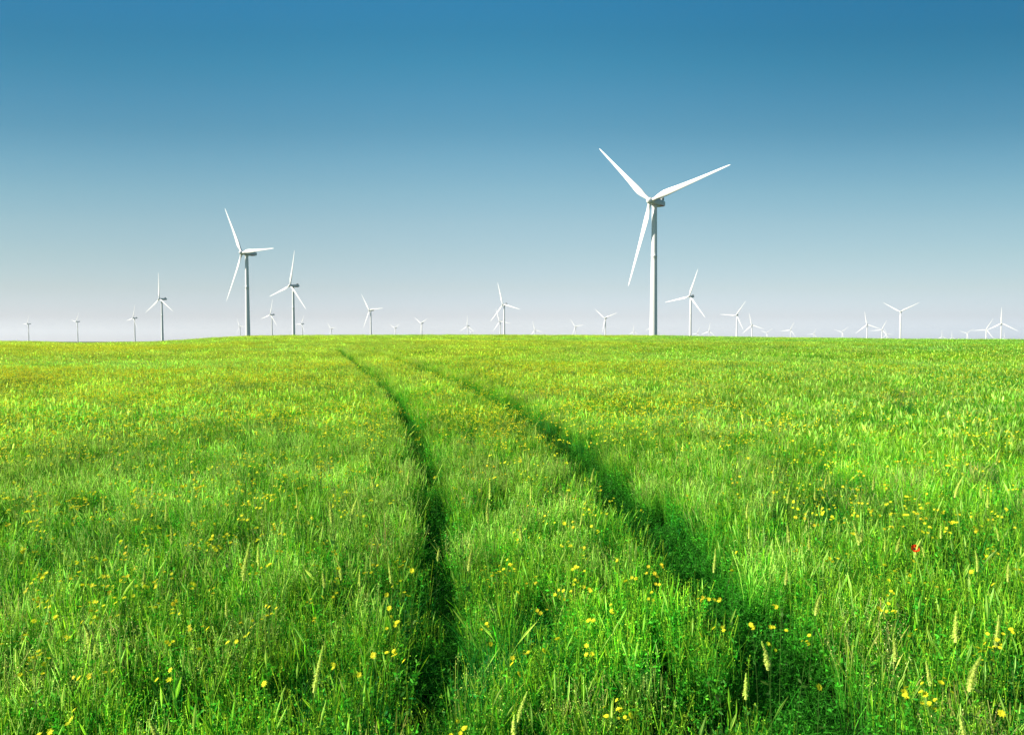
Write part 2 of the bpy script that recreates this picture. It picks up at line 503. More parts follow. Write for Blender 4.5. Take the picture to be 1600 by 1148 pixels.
def superloft(sections, n=24, caps=True):
    """sections: (y, cx, cz, half width, half height, squareness)"""
    v = []
    for (y, cx, cz, hw, hh, e) in sections:
        for k in range(n):
            a = 2 * math.pi * (k + 0.5) / n
            c, s = math.cos(a), math.sin(a)
            v.append((cx + hw * math.copysign(abs(c) ** e, c), y, cz + hh * math.copysign(abs(s) ** e, s)))
    f = []
    m = len(sections)
    for i in range(m - 1):
        for k in range(n):
            f.append((i * n + k, i * n + (k + 1) % n, (i + 1) * n + (k + 1) % n, (i + 1) * n + k))
    faces = [np.array(f)]
    if caps:
        faces.append(np.array([list(range(n))[::-1], [(m - 1) * n + k for k in range(n)]]))
    return np.array(v, float), faces

# tower: conical steel tube with faint flange rings
prof = [(2.45, -6.0), (2.45, 0.0), (2.12, 0.05)]
for z in np.linspace(0.4, 77.6, 34):
    r_ = 2.1 + (1.32 - 2.1) * z / 77.6
    prof.append((r_, z))
    if int(z) in (25, 51):
        prof += [(r_ + 0.05, z + 0.05), (r_ + 0.05, z + 0.3), (r_ - 0.003, z + 0.35)]
prof += [(1.5, 77.8), (1.5, 78.1)]
me_tower = mesh_np("tower", *lathe(prof, 48), [M_PAINT])
dv = []
me_door = None
v, f = superloft([(-2.20, 0.0, 1.9, 0.45, 1.05, 0.5), (-2.0, 0.0, 1.9, 0.45, 1.05, 0.5)], 16)
me_door = mesh_np("door", v, f, [M_NAC])
# nacelle body
v, f = superloft([(-2.7, 0, 80.0, 1.25, 1.3, 0.8), (-2.3, 0, 80.0, 1.55, 1.55, 0.55), (0.0, 0, 80.0, 1.7, 1.68, 0.42),
                  (3.5, 0, 80.0, 1.72, 1.72, 0.38), (6.6, 0, 80.1, 1.70, 1.65, 0.38), (8.4, 0, 80.25, 1.5, 1.4, 0.42), (8.9, 0, 80.3, 1.2, 1.1, 0.5)], 32)
me_nac = mesh_np("nacelle", v, f, [M_NAC])
# cooler: raised radiator frame over the rear of the roof
v1, f1 = superloft([(6.6, 0, 82.5, 1.6, 0.9, 0.3), (7.0, 0, 82.5, 1.6, 0.9, 0.3)], 16)
me_cool = mesh_np("cooler", v1, f1, [M_DARK], smooth=False)
v1, f1 = superloft([(4.9, -1.35, 82.0, 0.10, 0.45, 0.4), (6.58, -1.35, 82.4, 0.10, 0.80, 0.4)], 12)
v2, f2 = superloft([(4.9, 1.35, 82.0, 0.10, 0.45, 0.4), (6.58, 1.35, 82.4, 0.10, 0.80, 0.4)], 12)
me_fin = [mesh_np("cooler_bracket", v1, f1, [M_NAC]), mesh_np("cooler_bracket", v2, f2, [M_NAC])]
# red band low on both flanks
me_band = []
for s in (-1, 1):
    sv = []; sf = []; k = 0
    x0, x1 = s * 1.58, s * 1.74
    for (x, z) in ((x0, 78.42), (x1, 78.55), (x1, 78.92), (x0, 78.96)):
        for y in (2.6, 6.6):
            sv.append((x, y, z))
    for a in range(4):
        b_ = (a + 1) % 4
        sf.append((k + a * 2, k + a * 2 + 1, k + b_ * 2 + 1, k + b_ * 2))
    me_band.append(mesh_np("band", np.array(sv), [np.array(sf)], [M_RED], smooth=False))
# hub and nose cone, axis pointing to -Y from the nacelle face
hp = [(1.35, -1.6), (1.62, -1.4), (1.75, -0.6), (1.78, 0.2), (1.68, 0.9), (1.35, 1.7), (0.85, 2.25), (0.4, 2.5), (0.001, 2.58)]
me_hub = mesh_np("hub", *lathe(hp, 32, 'Y'), [M_PAINT])

# blade: root at the hub axis, span +Z, chord along X, wind side -Y
def make_blade():
    n = 20
    st = [(1.2, .95, 1.0, 0), (2.6, .95, 1.0, 0), (4.5, 1.1, .80, 14), (6.5, 1.45, .55, 13), (8.8, 1.68, .38, 11), (11.5, 1.6, .32, 9), (15, 1.38, .28, 7),
          (20, 1.12, .24, 5), (26, .88, .21, 3.5), (32, .67, .19, 2), (38, .50, .17, 1), (42, .35, .16, 0), (44.2, .22, .16, 0), (44.9, .08, .2, 0), (45.0, .02, .3, 0)]
    V = []
    for (z, hc, th, tw) in st:
        a0 = R(tw + 4)
        sw = -0.25 * (hc - 0.95) if z > 3 else 0
        pre = -0.010 * z - 0.5 * (z / 45) ** 2.2
        for k in range(n):
            a = 2 * math.pi * k / n
            cx = math.cos(a); sy = math.sin(a)
            # rounded leading edge at +x side, sharp trailing edge
            t = th * (1.0 if z < 3 else (0.75 + 0.35 * cx))
            x = hc * cx + (hc * -0.35 if z > 3.5 else 0)
            y = hc * t * sy
            V.append((x * math.cos(a0) - y * math.sin(a0), x * math.sin(a0) + y * math.cos(a0) + pre, z))
    F = []
    for i in range(len(st) - 1):
        for k in range(n):
            F.append((i * n + k, i * n + (k + 1) % n, (i + 1) * n + (k + 1) % n, (i + 1) * n + k))
    return mesh_np("blade", np.array(V), [np.array(F)], [M_PAINT])
me_blade = make_blade()

proto = None
def build_turbine():
    root = empty("wind_turbine", (0, 0, 0), YAW)
    tw = link("tower", me_tower, root)
    link("door", me_door, tw)
    nac = link("nacelle", me_nac, root)
    link("cooler", me_cool, nac); link("red_band", me_band[0], nac); link("red_band", me_band[1], nac)
    link("cooler_bracket", me_fin[0], nac); link("cooler_bracket", me_fin[1], nac)
    hb = link("hub", me_hub, root); hb.location = (0, -4.3, HUB_H)
    for k in range(3):
        b = link("blade", me_blade, root)
        b.location = (0, -4.3, HUB_H)
        b.rotation_euler = (R(0), k * 2 * math.pi / 3, 0)
    return root
def copy_tree(o, parent=None):
    c = o.copy(); COL.objects.link(c)
    if parent is not None: c.parent = parent
    for ch in o.children:
        copy_tree(ch, c)
    return c
proto = build_turbine()
allT = [proto] + [copy_tree(proto) for _ in range(len(T_POS) - 1)]
for o, (base, phase, yw, lab) in zip(allT, T_POS):
    o.location = base
    o.rotation_euler.z = yw
    tag(o, lab, "wind turbine", GRP)
    k = 0
    for ch in o.children:
        if ch.name.startswith("blade"):
            ch.rotation_euler = (0, phase + k * 2 * math.pi / 3, 0); k += 1

# ------------------------------------------------------------------ grass clump meshes
def strips(n, base, h, lean, face, wprof, segs, cbase, ctip, cpow=1.0, droop=0.0):
    """n blades as tapered strips. base (n,2) h (n,) lean (n,2) face (n,) angle; wprof(t)->(n,) half width; colours (n,3)"""
    V = []; C = []
    for i in range(segs + 1):
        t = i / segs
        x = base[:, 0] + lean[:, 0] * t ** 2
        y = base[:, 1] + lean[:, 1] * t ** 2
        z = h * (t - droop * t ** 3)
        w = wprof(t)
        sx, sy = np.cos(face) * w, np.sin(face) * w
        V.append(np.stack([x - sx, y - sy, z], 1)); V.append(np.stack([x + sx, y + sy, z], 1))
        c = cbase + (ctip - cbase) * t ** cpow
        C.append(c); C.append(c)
    V = np.stack(V, 1); C = np.stack(C, 1)           # n, 2(segs+1), 3
    m = 2 * (segs + 1)
    off = (np.arange(n) * m)[:, None, None]
    q = np.array([[2 * i, 2 * i + 1, 2 * i + 3, 2 * i + 2] for i in range(segs)])[None]
    F = (q + off).reshape(-1, 4)
    return V.reshape(-1, 3), F, C.reshape(-1, 3)

def leaves(n, pos, size, cols, upbias=0.5):
    """n small pointed leaves"""
    d = rng.normal(size=(n, 3)); d[:, 2] = np.abs(d[:, 2]) * upbias
    d /= np.linalg.norm(d, axis=1)[:, None]
    s = np.cross(d, rng.normal(size=(n, 3))); s /= np.linalg.norm(s, axis=1)[:, None]
    L = size[:, None]
    V = np.stack([pos, pos + d * L * 0.5 + s * L * 0.2, pos + d * L, pos + d * L * 0.5 - s * L * 0.2], 1)
    F = (np.array([[0, 1, 2, 3]]) + (np.arange(n) * 4)[:, None])
    C = np.repeat(cols[:, None], 4, 1)
    return V.reshape(-1, 3), F, C.reshape(-1, 3)

def merge(parts):
    V = []; F = []; C = []; o = 0
    for (v, f, c) in parts:
        V.append(v); F.append(f + o); C.append(c); o += len(v)
    return np.vstack(V), [np.vstack(F)], np.vstack(C)

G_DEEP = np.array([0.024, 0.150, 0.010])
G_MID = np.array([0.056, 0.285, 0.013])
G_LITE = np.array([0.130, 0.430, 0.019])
G_YEL = np.array([0.380, 0.580, 0.028])
G_TAN = np.array([0.540, 0.500, 0.120])
G_PALE = np.array([0.560, 0.700, 0.110])
G_BLUE = np.array([0.018, 0.220, 0.024])

def jitc(c, n, s=0.38):
    k = np.exp(rng.normal(0, s, n))[:, None]
    h = np.exp(rng.normal(0, 0.12, (n, 3)))
    return c[None] * k * h

def disc(n, r):
    a = rng.random(n) * 2 * math.pi; q = np.sqrt(rng.random(n)) * r
    return np.stack([np.cos(a) * q, np.sin(a) * q], 1)

def clump(kind, r, n, wmul=1.0, segs=4, hmul=1.0):
    P = []
    def blades(m, hlo, hhi, w, cb, ct, leans=0.35, droop=0.12, cpow=1.0):
        h = rng.uniform(hlo, hhi, m) * hmul
        le = rng.normal(0, leans, (m, 2)) * h[:, None] * 0.7
        w_ = rng.uniform(0.7, 1.3, m) * w * wmul / 2
        P.append(strips(m, disc(m, r), h, le, rng.random(m) * math.pi, lambda t: w_ * (1 - t ** 1.6) + 0.0002, segs,
                        jitc(cb, m), jitc(ct, m), cpow, droop))
    def heads(m, hlo, hhi, w, ch, cs=G_LITE, hl=0.17):
        h = rng.uniform(hlo, hhi, m) * hmul
        b = disc(m, r); le = rng.normal(0, 0.12, (m, 2)) * h[:, None]
        w_ = rng.uniform(0.7, 1.4, m) * w * wmul / 2
        fa = rng.random(m) * math.pi
        for ff in (fa, fa + 1.5):
            P.append(strips(m, b, h, le, ff, lambda t: np.where(t < 1 - hl * 1.5, 0.0008 * wmul, w_ * max(0.08, math.sin(math.pi * min(1, max(0, (t - 1 + hl * 1.5) / (hl * 1.5)))) ** 0.7)) * np.ones(m),
                            max(8, segs), jitc(cs, m), jitc(ch, m), 2.0, 0.05))
    def herb(m, per, hlo, hhi, c, size=0.016):
        b = disc(m, r); h = rng.uniform(hlo, hhi, m) * hmul
        le = rng.normal(0, 0.14, (m, 2)) * h[:, None]
        P.append(strips(m, b, h, le, rng.random(m) * math.pi, lambda t: np.full(m, 0.0011 * wmul), 3, jitc(c, m), jitc(c, m)))
        k = np.repeat(np.arange(m), per); t = rng.uniform(0.15, 1.0, len(k))
        pos = np.stack([b[k, 0] + le[k, 0] * t ** 2, b[k, 1] + le[k, 1] * t ** 2, h[k] * t], 1)
        P.append(leaves(len(k), pos, rng.uniform(0.6, 1.5, len(k)) * size * wmul ** 0.7, jitc(c, len(k)), 0.9))
    def spray(m, per, hlo, hhi, c, size=0.009):
        """thin stalk with a loose panicle of tiny spikelets"""
        b = disc(m, r); h = rng.uniform(hlo, hhi, m) * hmul
        le = rng.normal(0, 0.10, (m, 2)) * h[:, None]
        P.append(strips(m, b, h, le, rng.random(m) * math.pi, lambda t: np.full(m, 0.0009 * wmul), 3, jitc(G_MID, m), jitc(c, m)))
        k = np.repeat(np.arange(m), per); t = rng.uniform(0.68, 1.03, len(k))
        sp = (1.03 - t) * 0.09 * wmul ** .3
        pos = np.stack([b[k, 0] + le[k, 0] * t ** 2 + rng.normal(0, 1, len(k)) * sp, b[k, 1] + le[k, 1] * t ** 2 + rng.normal(0, 1, len(k)) * sp, h[k] * t], 1)
        P.append(leaves(len(k), pos, rng.uniform(0.6, 1.5, len(k)) * size * wmul ** 0.8, jitc(c, len(k)), 1.5))
    pl_ = {'green': .009, 'yellow': .024, 'herb': .014, 'dry': .014, 'blue': .010}.get(kind, 0)
    if pl_ and wmul > 1:
        heads(max(1, int(n * pl_ * 1.3)), .44, .66, .022 / wmul ** .5, G_PALE * 1.2, G_LITE, .17)
    elif pl_ and rng.random() < .7:
        heads(1, .46, .58, .014, G_PALE * 1.2, G_LITE, .15)
    sc_ = {'green': (.07, G_YEL), 'yellow': (.16, G_PALE), 'blue': (.03, G_LITE), 'herb': (.10, G_YEL), 'dry': (.16, G_TAN)}.get(kind)
    if sc_:
        spray(max(2, int(n * sc_[0])), 16, .34, .56, sc_[1])
    if kind in ('green', 'yellow', 'herb'):
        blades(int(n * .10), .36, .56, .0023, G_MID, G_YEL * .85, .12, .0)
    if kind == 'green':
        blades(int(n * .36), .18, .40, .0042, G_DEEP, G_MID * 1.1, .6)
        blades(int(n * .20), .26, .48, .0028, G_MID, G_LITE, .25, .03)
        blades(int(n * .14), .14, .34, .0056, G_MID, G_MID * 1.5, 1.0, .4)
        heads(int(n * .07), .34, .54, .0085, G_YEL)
        herb(max(4, int(n * .10)), 22, .16, .44, G_MID * 1.2, .022)
    elif kind == 'yellow':
        blades(int(n * .28), .18, .40, .0038, G_DEEP * 1.2, G_LITE, .6)
        blades(int(n * .20), .26, .48, .0026, G_MID, G_YEL * .9, .25, .03)
        heads(int(n * .12), .34, .54, .0095, G_PALE)
        heads(int(n * .02), .34, .54, .007, G_TAN)
        herb(max(4, int(n * .12)), 22, .2, .46, G_LITE, .018)
    elif kind == 'blue':
        blades(int(n * .45), .22, .46, .0055, G_DEEP, G_BLUE * 1.2, .45)
        blades(int(n * .20), .26, .48, .004, G_BLUE, G_MID * 1.2, .3)
        herb(max(4, int(n * .08)), 20, .15, .40, G_BLUE, .024)
        heads(int(n * .02), .4, .54, .008, G_LITE)
    elif kind == 'herb':
        blades(int(n * .24), .16, .38, .0038, G_DEEP, G_MID, .6)
        herb(max(5, int(n * .20)), 28, .14, .42, G_MID * 1.2, .026)
        herb(max(4, int(n * .10)), 24, .24, .48, G_LITE, .017)
        heads(int(n * .06), .34, .50, .009, G_YEL)
    elif kind == 'short':
        blades(int(n * .8), .05, .22, .0042, G_DEEP * 1.3, G_MID * 1.1, .7, .3)
        herb(max(6, int(n * .2)), 16, .04, .22, G_MID * .8, .02)
    elif kind == 'dry':
        blades(int(n * .40), .20, .42, .0038, G_DEEP, G_LITE, .5)
        heads(int(n * .10), .36, .56, .0065, G_TAN, G_YEL * .8, .2)
        blades(int(n * .08), .3, .54, .0024, G_LITE, G_TAN, .3, .0)
        herb(max(3, int(n * .07)), 18, .2, .44, G_LITE, .017)
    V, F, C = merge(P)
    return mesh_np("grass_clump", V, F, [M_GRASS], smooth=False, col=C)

lib = bpy.data.collections.new("grass_library")       # sources for the meadow's instances; not in the scene
KIN = ['green', 'yellow', 'blue', 'herb', 'short', 'dry']
protos = {}
cnt = 0
def add_proto(key, me):
    global cnt
    o = bpy.data.objects.new("grass_clump_%03d" % cnt, me)
    lib.objects.link(o)
    protos.setdefault(key, []).append(cnt); cnt += 1
for kind in KIN:
    for v_ in range(4):
        add_proto((0, kind), clump(kind, 0.14, 105, 1.0, 4))
for kind in ('green', 'yellow', 'blue', 'herb', 'dry'):
    for v_ in range(4):
        add_proto((1, kind), clump(kind, 0.37, 360, 1.5, 3))
for kind in ('green', 'yellow', 'blue', 'herb', 'dry'):
    for v_ in range(3):
        add_proto((2, kind), clump(kind, 0.95, 520, 3.0, 2, 0.95))

# scatter
PX = []; PY = []; PK = []; PR = []; PS = []; PT = []
def scatter(n_density, r0, r1, half, lod, near_track=None, jitter=0.0):
    """uniform density points in a sector"""
    hb = R(half)
    area = hb * (r1 * r1 - r0 * r0)
    n = int(area * n_density)
    r = np.sqrt(rng.uniform(r0 * r0, r1 * r1, n)); b = rng.uniform(-hb, hb, n)
    return r * np.sin(b), r * np.cos(b)

def kinds_at(x, y, lod):
    n = len(x)
    a = fbm(x, y, 6.5, 11.0); b = fbm(x, y, 3.1, 23.0); c = fbm(x, y, 17.0, 41.0)
    u = rng.random(n)
    r = np.hypot(x, y)
    side = np.clip((0.12 - np.arctan2(x, np.maximum(y, .1))) / 0.9 + 0.5, 0, 1)   # greener, lusher sward towards the right
    far = np.clip((r - 30) / 60, 0, 1)
    mid = np.clip((r - 5) / 20, 0, 1)
    wy = (0.20 + 1.3 * (a - 0.5) + 0.28 * mid + 0.5 * far) * (0.02 + 1.55 * side)
    wb = np.clip(2.6 * (fbm(x, y, 1.6, 23.0) - 0.55), 0, 1) * (1 - 0.5 * far) + 0.05 + 0.9 * (1 - side) * mid
    wh = 0.48 + 1.0 * (c - 0.5)
    wd = (0.05 + 0.35 * (vnoise(x, y, 2.2, 5.0) - 0.5)) * (1 - .8 * far)
    wg = 0.34
    W = np.stack([np.full(n, wg), wy, wb, wh, wd], 1)
    W = np.clip(W, 0.01, None); W /= W.sum(1)[:, None]
    cum = np.cumsum(W, 1)
    return (u[:, None] > cum).sum(1).clip(0, 4)

NAMES5 = ['green', 'yellow', 'blue', 'herb', 'dry']
def place(x, y, lod, kind=None, smin=0.85, smax=1.15):
    n = len(x)
    if n == 0: return
    k5 = kinds_at(x, y, lod)
    u = rng.random(n)
    idx = np.zeros(n, int)
    if kind is None:
        for i, nm in enumerate(NAMES5):
            ids = np.array(protos[(lod, nm)])
            m = k5 == i
            idx[m] = ids[(u[m] * len(ids)).astype(int)]
    else:
        ids = np.array(protos[(lod, kind)])
        idx = ids[(u * len(ids)).astype(int)]
    hgt = 0.84 + 0.12 * fbm(x, y, 4.0, 61.0) + 0.26 * (fbm(x, y, 0.8, 63.0) - .5)
    s = rng.uniform(smin, smax, n)
    sc = np.stack([s, s, s * hgt], 1)
    rot = np.stack([rng.normal(0, .07, n), rng.normal(0, .07, n), rng.random(n) * 6.283], 1)
    w = fbm(x, y, 13.0, 77.0) - 0.5
    w2 = fbm(x, y, 5.0, 97.0) - 0.5
    v = np.exp(rng.normal(0, .14, n) + 0.25 * w2 + 0.7 * (fbm(x, y, 0.9, 55.0) - .5))
    lush = np.clip((np.arctan2(x, np.maximum(y, .1)) + .05) / .7, 0, 1) * np.clip((np.hypot(x, y) - 5) / 20, 0, 1)
    tint = np.stack([v * (1 + 0.6 * w) * (1 - .34 * lush), v * (1 + 0.1 * w) * (1 - .16 * lush), v * (1 - 0.5 * w)], 1)
    z = ground_z(x, y)
    PX.append(np.stack([x, y, z], 1)); PK.append(idx); PR.append(rot); PS.append(sc); PT.append(tint)

def rut_floor(x, y, dl, dr):
    r = np.hypot(x, y); f = np.clip((70 - r) / 20, 0, 1)
    return -f * (0.09 * np.exp(-(dl / 0.2) ** 2) + 0.07 * np.exp(-(dr / 0.2) ** 2))

EDGE_L, EDGE_R = 0.21, 0.25
# near: dense small clumps
x, y = scatter(46, 1.2, 12.5, 62, 0)
dl, dr = track_dist(x, y)
wob = 0.10 * (vnoise(x, y, 0.5, 3) - 0.5)
gn = np.interp(np.hypot(x, y), [3, 12], [0.92, 1.12])
m = (dl > EDGE_L * gn + wob) & (dr > EDGE_R * np.interp(np.hypot(x, y), [3, 4.5, 6.5, 12], [1.1, 1.15, 1.35, 1.4]) + wob)
# the right-hand rut is partly grown over
place(x[m], y[m], 0)
x2, y2 = x[~m], y[~m]
place(x2, y2, 0, 'short', 0.8, 1.3)
m2 = (rng.random(len(x2)) < 0.16) & (dl[~m] < 1)
place(x2[m2], y2[m2], 0, 'herb', 0.5, 0.75)
# behind and beside the camera
th = rng.uniform(R(62), R(298), 2600); rr_ = np.sqrt(rng.uniform(1.5, 81, 2600))
place(rr_ * np.sin(th), rr_ * np.cos(th), 1)
# middle
x, y = scatter(9, 11.0, 38, 56, 1)
dl, dr = track_dist(x, y)
m = (dl > 0.65) & (dr > 0.65)
place(x[m], y[m], 1)
# small clumps hugging the ruts farther out
for T, e in ((TRK[0], EDGE_L), (TRK[1], EDGE_R)):
    seg = np.hypot(*(T[1:] - T[:-1]).T); cum = np.concatenate([[0], np.cumsum(seg)])
    n = int(cum[-1] * 2.0 * 42)
    s = rng.uniform(0, cum[-1], n)
    cx = np.interp(s, cum, T[:, 0]); cy_ = np.interp(s, cum, T[:, 1])
    x = cx + rng.uniform(-1, 1, n); y = cy_ + rng.uniform(-1, 1, n)
    dl, dr = track_dist(x, y)
    r = np.hypot(x, y)
    wob = 0.10 * (vnoise(x, y, 0.5, 3) - 0.5)
    grow = np.interp(r, [12, 18, 30, 60], [1.4, 1.4, 1.5, 1.7]) * np.where((r > 28) & (vnoise(x, y, 3.0, 9) < .28), .6, 1.0)
    growl = np.interp(r, [12, 30, 60], [1.12, 1.3, 1.6])
    ok = (r > 12.3) & (np.minimum(dl, dr) < 1.05)
    m = ok & (dl > EDGE_L * growl + wob) & (dr > EDGE_R * grow + wob)
    place(x[m], y[m], 0)
    m = ok & ~((dl > EDGE_L * growl + wob) & (dr > EDGE_R * grow + wob))
    place(x[m], y[m], 0, 'short', 0.8, 1.3)
# far
x, y = scatter(1.7, 36, 185, 48, 2)
dl, dr = track_dist(x, y)
m = ~((np.minimum(dl, dr) < 1.0))
place(x[m], y[m], 2)
x, y = scatter(0.5, 20, 100, 75, 2)
b = np.arctan2(x, y); m = np.abs(b) > R(50)
place(x[m], y[m], 2)

P = np.vstack(PX); K = np.concatenate(PK); RO = np.vstack(PR); S = np.vstack(PS); T_ = np.vstack(PT)
print("grass instances", len(P), "polys", sum(len(o.data.polygons) for o in lib.objects))

def instancer(name, P, K, RO, S, T_, coll):
    me = bpy.data.meshes.new(name)
    me.vertices.add(len(P)); me.vertices.foreach_set("co", P.astype(np.float32).ravel())
    for nm, arr in (("rot", RO), ("scl", S), ("tint", T_)):
        a = me.attributes.new(nm, 'FLOAT_VECTOR', 'POINT')
        a.data.foreach_set("vector", arr.astype(np.float32).ravel())
    a = me.attributes.new("idx", 'INT', 'POINT'); a.data.foreach_set("value", K.astype(np.int32))
    o = link(name, me)
    ng = bpy.data.node_groups.new(name, 'GeometryNodeTree')
    ng.interface.new_socket("Geometry", in_out='INPUT', socket_type='NodeSocketGeometry')
    ng.interface.new_socket("Geometry", in_out='OUTPUT', socket_type='NodeSocketGeometry')
    gi = ng.nodes.new("NodeGroupInput"); go = ng.nodes.new("NodeGroupOutput")
    ci = ng.nodes.new("GeometryNodeCollectionInfo")
    ci.inputs["Collection"].default_value = coll
    ci.inputs["Separate Children"].default_value = True
    ci.inputs["Reset Children"].default_value = True
    iop = ng.nodes.new("GeometryNodeInstanceOnPoints")
    iop.inputs["Pick Instance"].default_value = True
    def attr(nm, ty):
        n = ng.nodes.new("GeometryNodeInputNamedAttribute"); n.data_type = ty
        n.inputs["Name"].default_value = nm
        return n.outputs["Attribute"]
    e2r = ng.nodes.new("FunctionNodeEulerToRotation")
    ng.links.new(attr("rot", 'FLOAT_VECTOR'), e2r.inputs[0])
    ng.links.new(gi.outputs[0], iop.inputs["Points"])
    ng.links.new(ci.outputs[0], iop.inputs["Instance"])
    ng.links.new(attr("idx", 'INT'), iop.inputs["Instance Index"])
    ng.links.new(e2r.outputs[0], iop.inputs["Rotation"])
    ng.links.new(attr("scl", 'FLOAT_VECTOR'), iop.inputs["Scale"])
    ng.links.new(iop.outputs[0], go.inputs[0])
    md = o.modifiers.new("scatter", 'NODES'); md.node_group = ng
    return o

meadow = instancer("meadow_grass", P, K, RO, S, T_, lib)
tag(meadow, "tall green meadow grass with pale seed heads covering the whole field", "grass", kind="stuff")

# ------------------------------------------------------------------ flowers
C_STEM = np.array([0.07, 0.17, 0.025])
C_YEL = np.array([0.88, 0.84, 0.035])
C_SPIKE = np.array([0.86, 0.95, 0.26])
def stem_mesh(h, bend, r=0.0013, col=C_STEM, leaf=6, lsize=0.035):
    n = 5; V = []; F = []; segs = 8
    for i in range(segs + 1):
        t = i / segs
        cx, cyy, z = bend[0] * t * t, bend[1] * t * t, h * t
        for k in range(n):
            a = 2 * math.pi * k / n
            V.append((cx + r * math.cos(a) * (1.2 - .5 * t), cyy + r * math.sin(a) * (1.2 - .5 * t), z))
    for i in range(segs):
        for k in range(n):
            F.append((i * n + k, i * n + (k + 1) % n, (i + 1) * n + (k + 1) % n, (i + 1) * n + k))
    V = np.array(V); F = np.array(F); C = np.tile(col, (len(V), 1))
    parts = [(V, F, C)]
    if leaf:
        t = rng.uniform(0.1, 0.85, leaf)
        pos = np.stack([bend[0] * t * t, bend[1] * t * t, h * t], 1)
        parts.append(leaves(leaf, pos, rng.uniform(.6, 1.3, leaf) * lsize, jitc(C_STEM, leaf), .8))
    V, F, C = merge(parts)
    return mesh_np("stem", V, F, [M_PLANT], col=C)

def bloom_heads(centres, rad, petals=9, root=None):
    """small composite flowers: ring of petals round a domed centre, each on its pedicel"""
    parts = []
    if root is not None:
        root = np.array(root)
        for c in centres:
            c = np.array(c); dd = c - root; sdv = np.cross(dd, [.3, .9, .2]); sdv /= np.linalg.norm(sdv) / .0009
            s2 = np.cross(dd, sdv); s2 /= np.linalg.norm(s2) / .0009
            V = np.array([root - sdv, root + sdv, c + sdv, c - sdv, root - s2, root + s2, c + s2, c - s2])
            parts.append((V, np.array([[0, 1, 2, 3], [4, 5, 6, 7]]), np.tile(C_STEM * 1.4, (8, 1))))
    for c in centres:
        c = np.array(c); nrm = np.array([rng.normal(0, .45) - .3, rng.normal(0, .45) - .55, 1.0]); nrm /= np.linalg.norm(nrm)
        u = np.cross(nrm, [0.3, 1, 0.1]); u /= np.linalg.norm(u); w = np.cross(nrm, u)
        V = []; F = []
        r_ = rad * rng.uniform(.8, 1.2)
        for ring in range(2):
            for k in range(petals):
                a = 2 * math.pi * (k + .5 * ring) / petals + rng.normal(0, .08)
                d = u * math.cos(a) + w * math.sin(a); s = np.cross(nrm, d)
                lift = nrm * r_ * (.28 if ring else .10)
                q = r_ * (.75 if ring else 1.0)
                k0 = len(V)
                V += [c, c + d * q * .6 + s * q * .24 + lift * .7, c + d * q + lift, c + d * q * .6 - s * q * .24 + lift * .7]
                F.append((k0, k0 + 1, k0 + 2, k0 + 3))
        V = np.array(V); col = np.tile(C_YEL * rng.uniform(.8, 1.1), (len(V), 1))
        parts.append((V, np.array(F), col))
    V, F, C = merge(parts)
    return mesh_np("bloom", V, F, [M_PLANT], smooth=False, col=C)

def spike_mesh(base, d, L, rad, n=150, col=C_SPIKE):
    """loose bristly conical flower spike: small open florets on a curved stalk, buds crowded at the tip"""
    base = np.array(base); d = np.array(d, float); d /= np.linalg.norm(d)
    u = np.cross(d, [0.2, 1, 0]); u /= np.linalg.norm(u); w = np.cross(d, u)
    cur = rng.normal(0, .10, 2)
    def axis(t):
        t = np.asarray(t)[..., None]
        return base + t * L * d + (t ** 2) * L * (cur[0] * u + cur[1] * w)
    t = np.linspace(0, 1, n) ** 0.85
    a = np.arange(n) * 2.39996 + rng.normal(0, .25, n)
    pr = rad * (1.5 - 1.15 * t) * np.clip(t * 6, 0.45, 1) * rng.uniform(.65, 1.35, n)
    rdir = np.cos(a)[:, None] * u + np.sin(a)[:, None] * w
    p0 = axis(t)
    parts = []
    for q in range(3):          # three petals to a floret
        jd = rdir + rng.normal(0, .45, (n, 3)) + d * .35
        jd /= np.linalg.norm(jd, axis=1)[:, None]
        tipv = p0 + jd * pr[:, None]
        sd = np.cross(jd, d) ; sd /= np.linalg.norm(sd, axis=1)[:, None] + 1e-9
        s = sd * (rad * 0.27)
        mid = p0 + jd * pr[:, None] * .72
        V = np.stack([p0, mid + s, tipv, mid - s], 1).reshape(-1, 3)
        F = np.array([[0, 1, 2, 3]]) + (np.arange(n) * 4)[:, None]
        base_c = col[None] * .75 * np.array([.75, 1.0, .5]); tip_c = col[None] * rng.uniform(.75, 1.15, (n, 1))
        tip_c = np.where(t[:, None] > .85, tip_c * np.array([.75, .92, .6]), tip_c)
        c = np.stack([np.repeat(base_c, n, 0), tip_c, tip_c, tip_c], 1).reshape(-1, 3)
        parts.append((V, F, c))
    m = 6; cv = []; cf = []
    for i, tt in enumerate(np.linspace(0, 1.02, 9)):
        cc = axis(tt)
        for k in range(m):
            aa = 2 * math.pi * k / m
            cv.append(cc + (u * math.cos(aa) + w * math.sin(aa)) * rad * .62 * (1 - tt * .75))
    for i in range(8):
        for k in range(m):
            cf.append((i * m + k, i * m + (k + 1) % m, (i + 1) * m + (k + 1) % m, (i + 1) * m + k))
    cv = np.array(cv)
    parts.append((cv, np.array(cf), np.tile(col * np.array([.85, .9, .75]), (len(cv), 1))))
    V, F, C = merge(parts)
    return mesh_np("flower_spike", V, F, [M_PLANT], smooth=False, col=C)

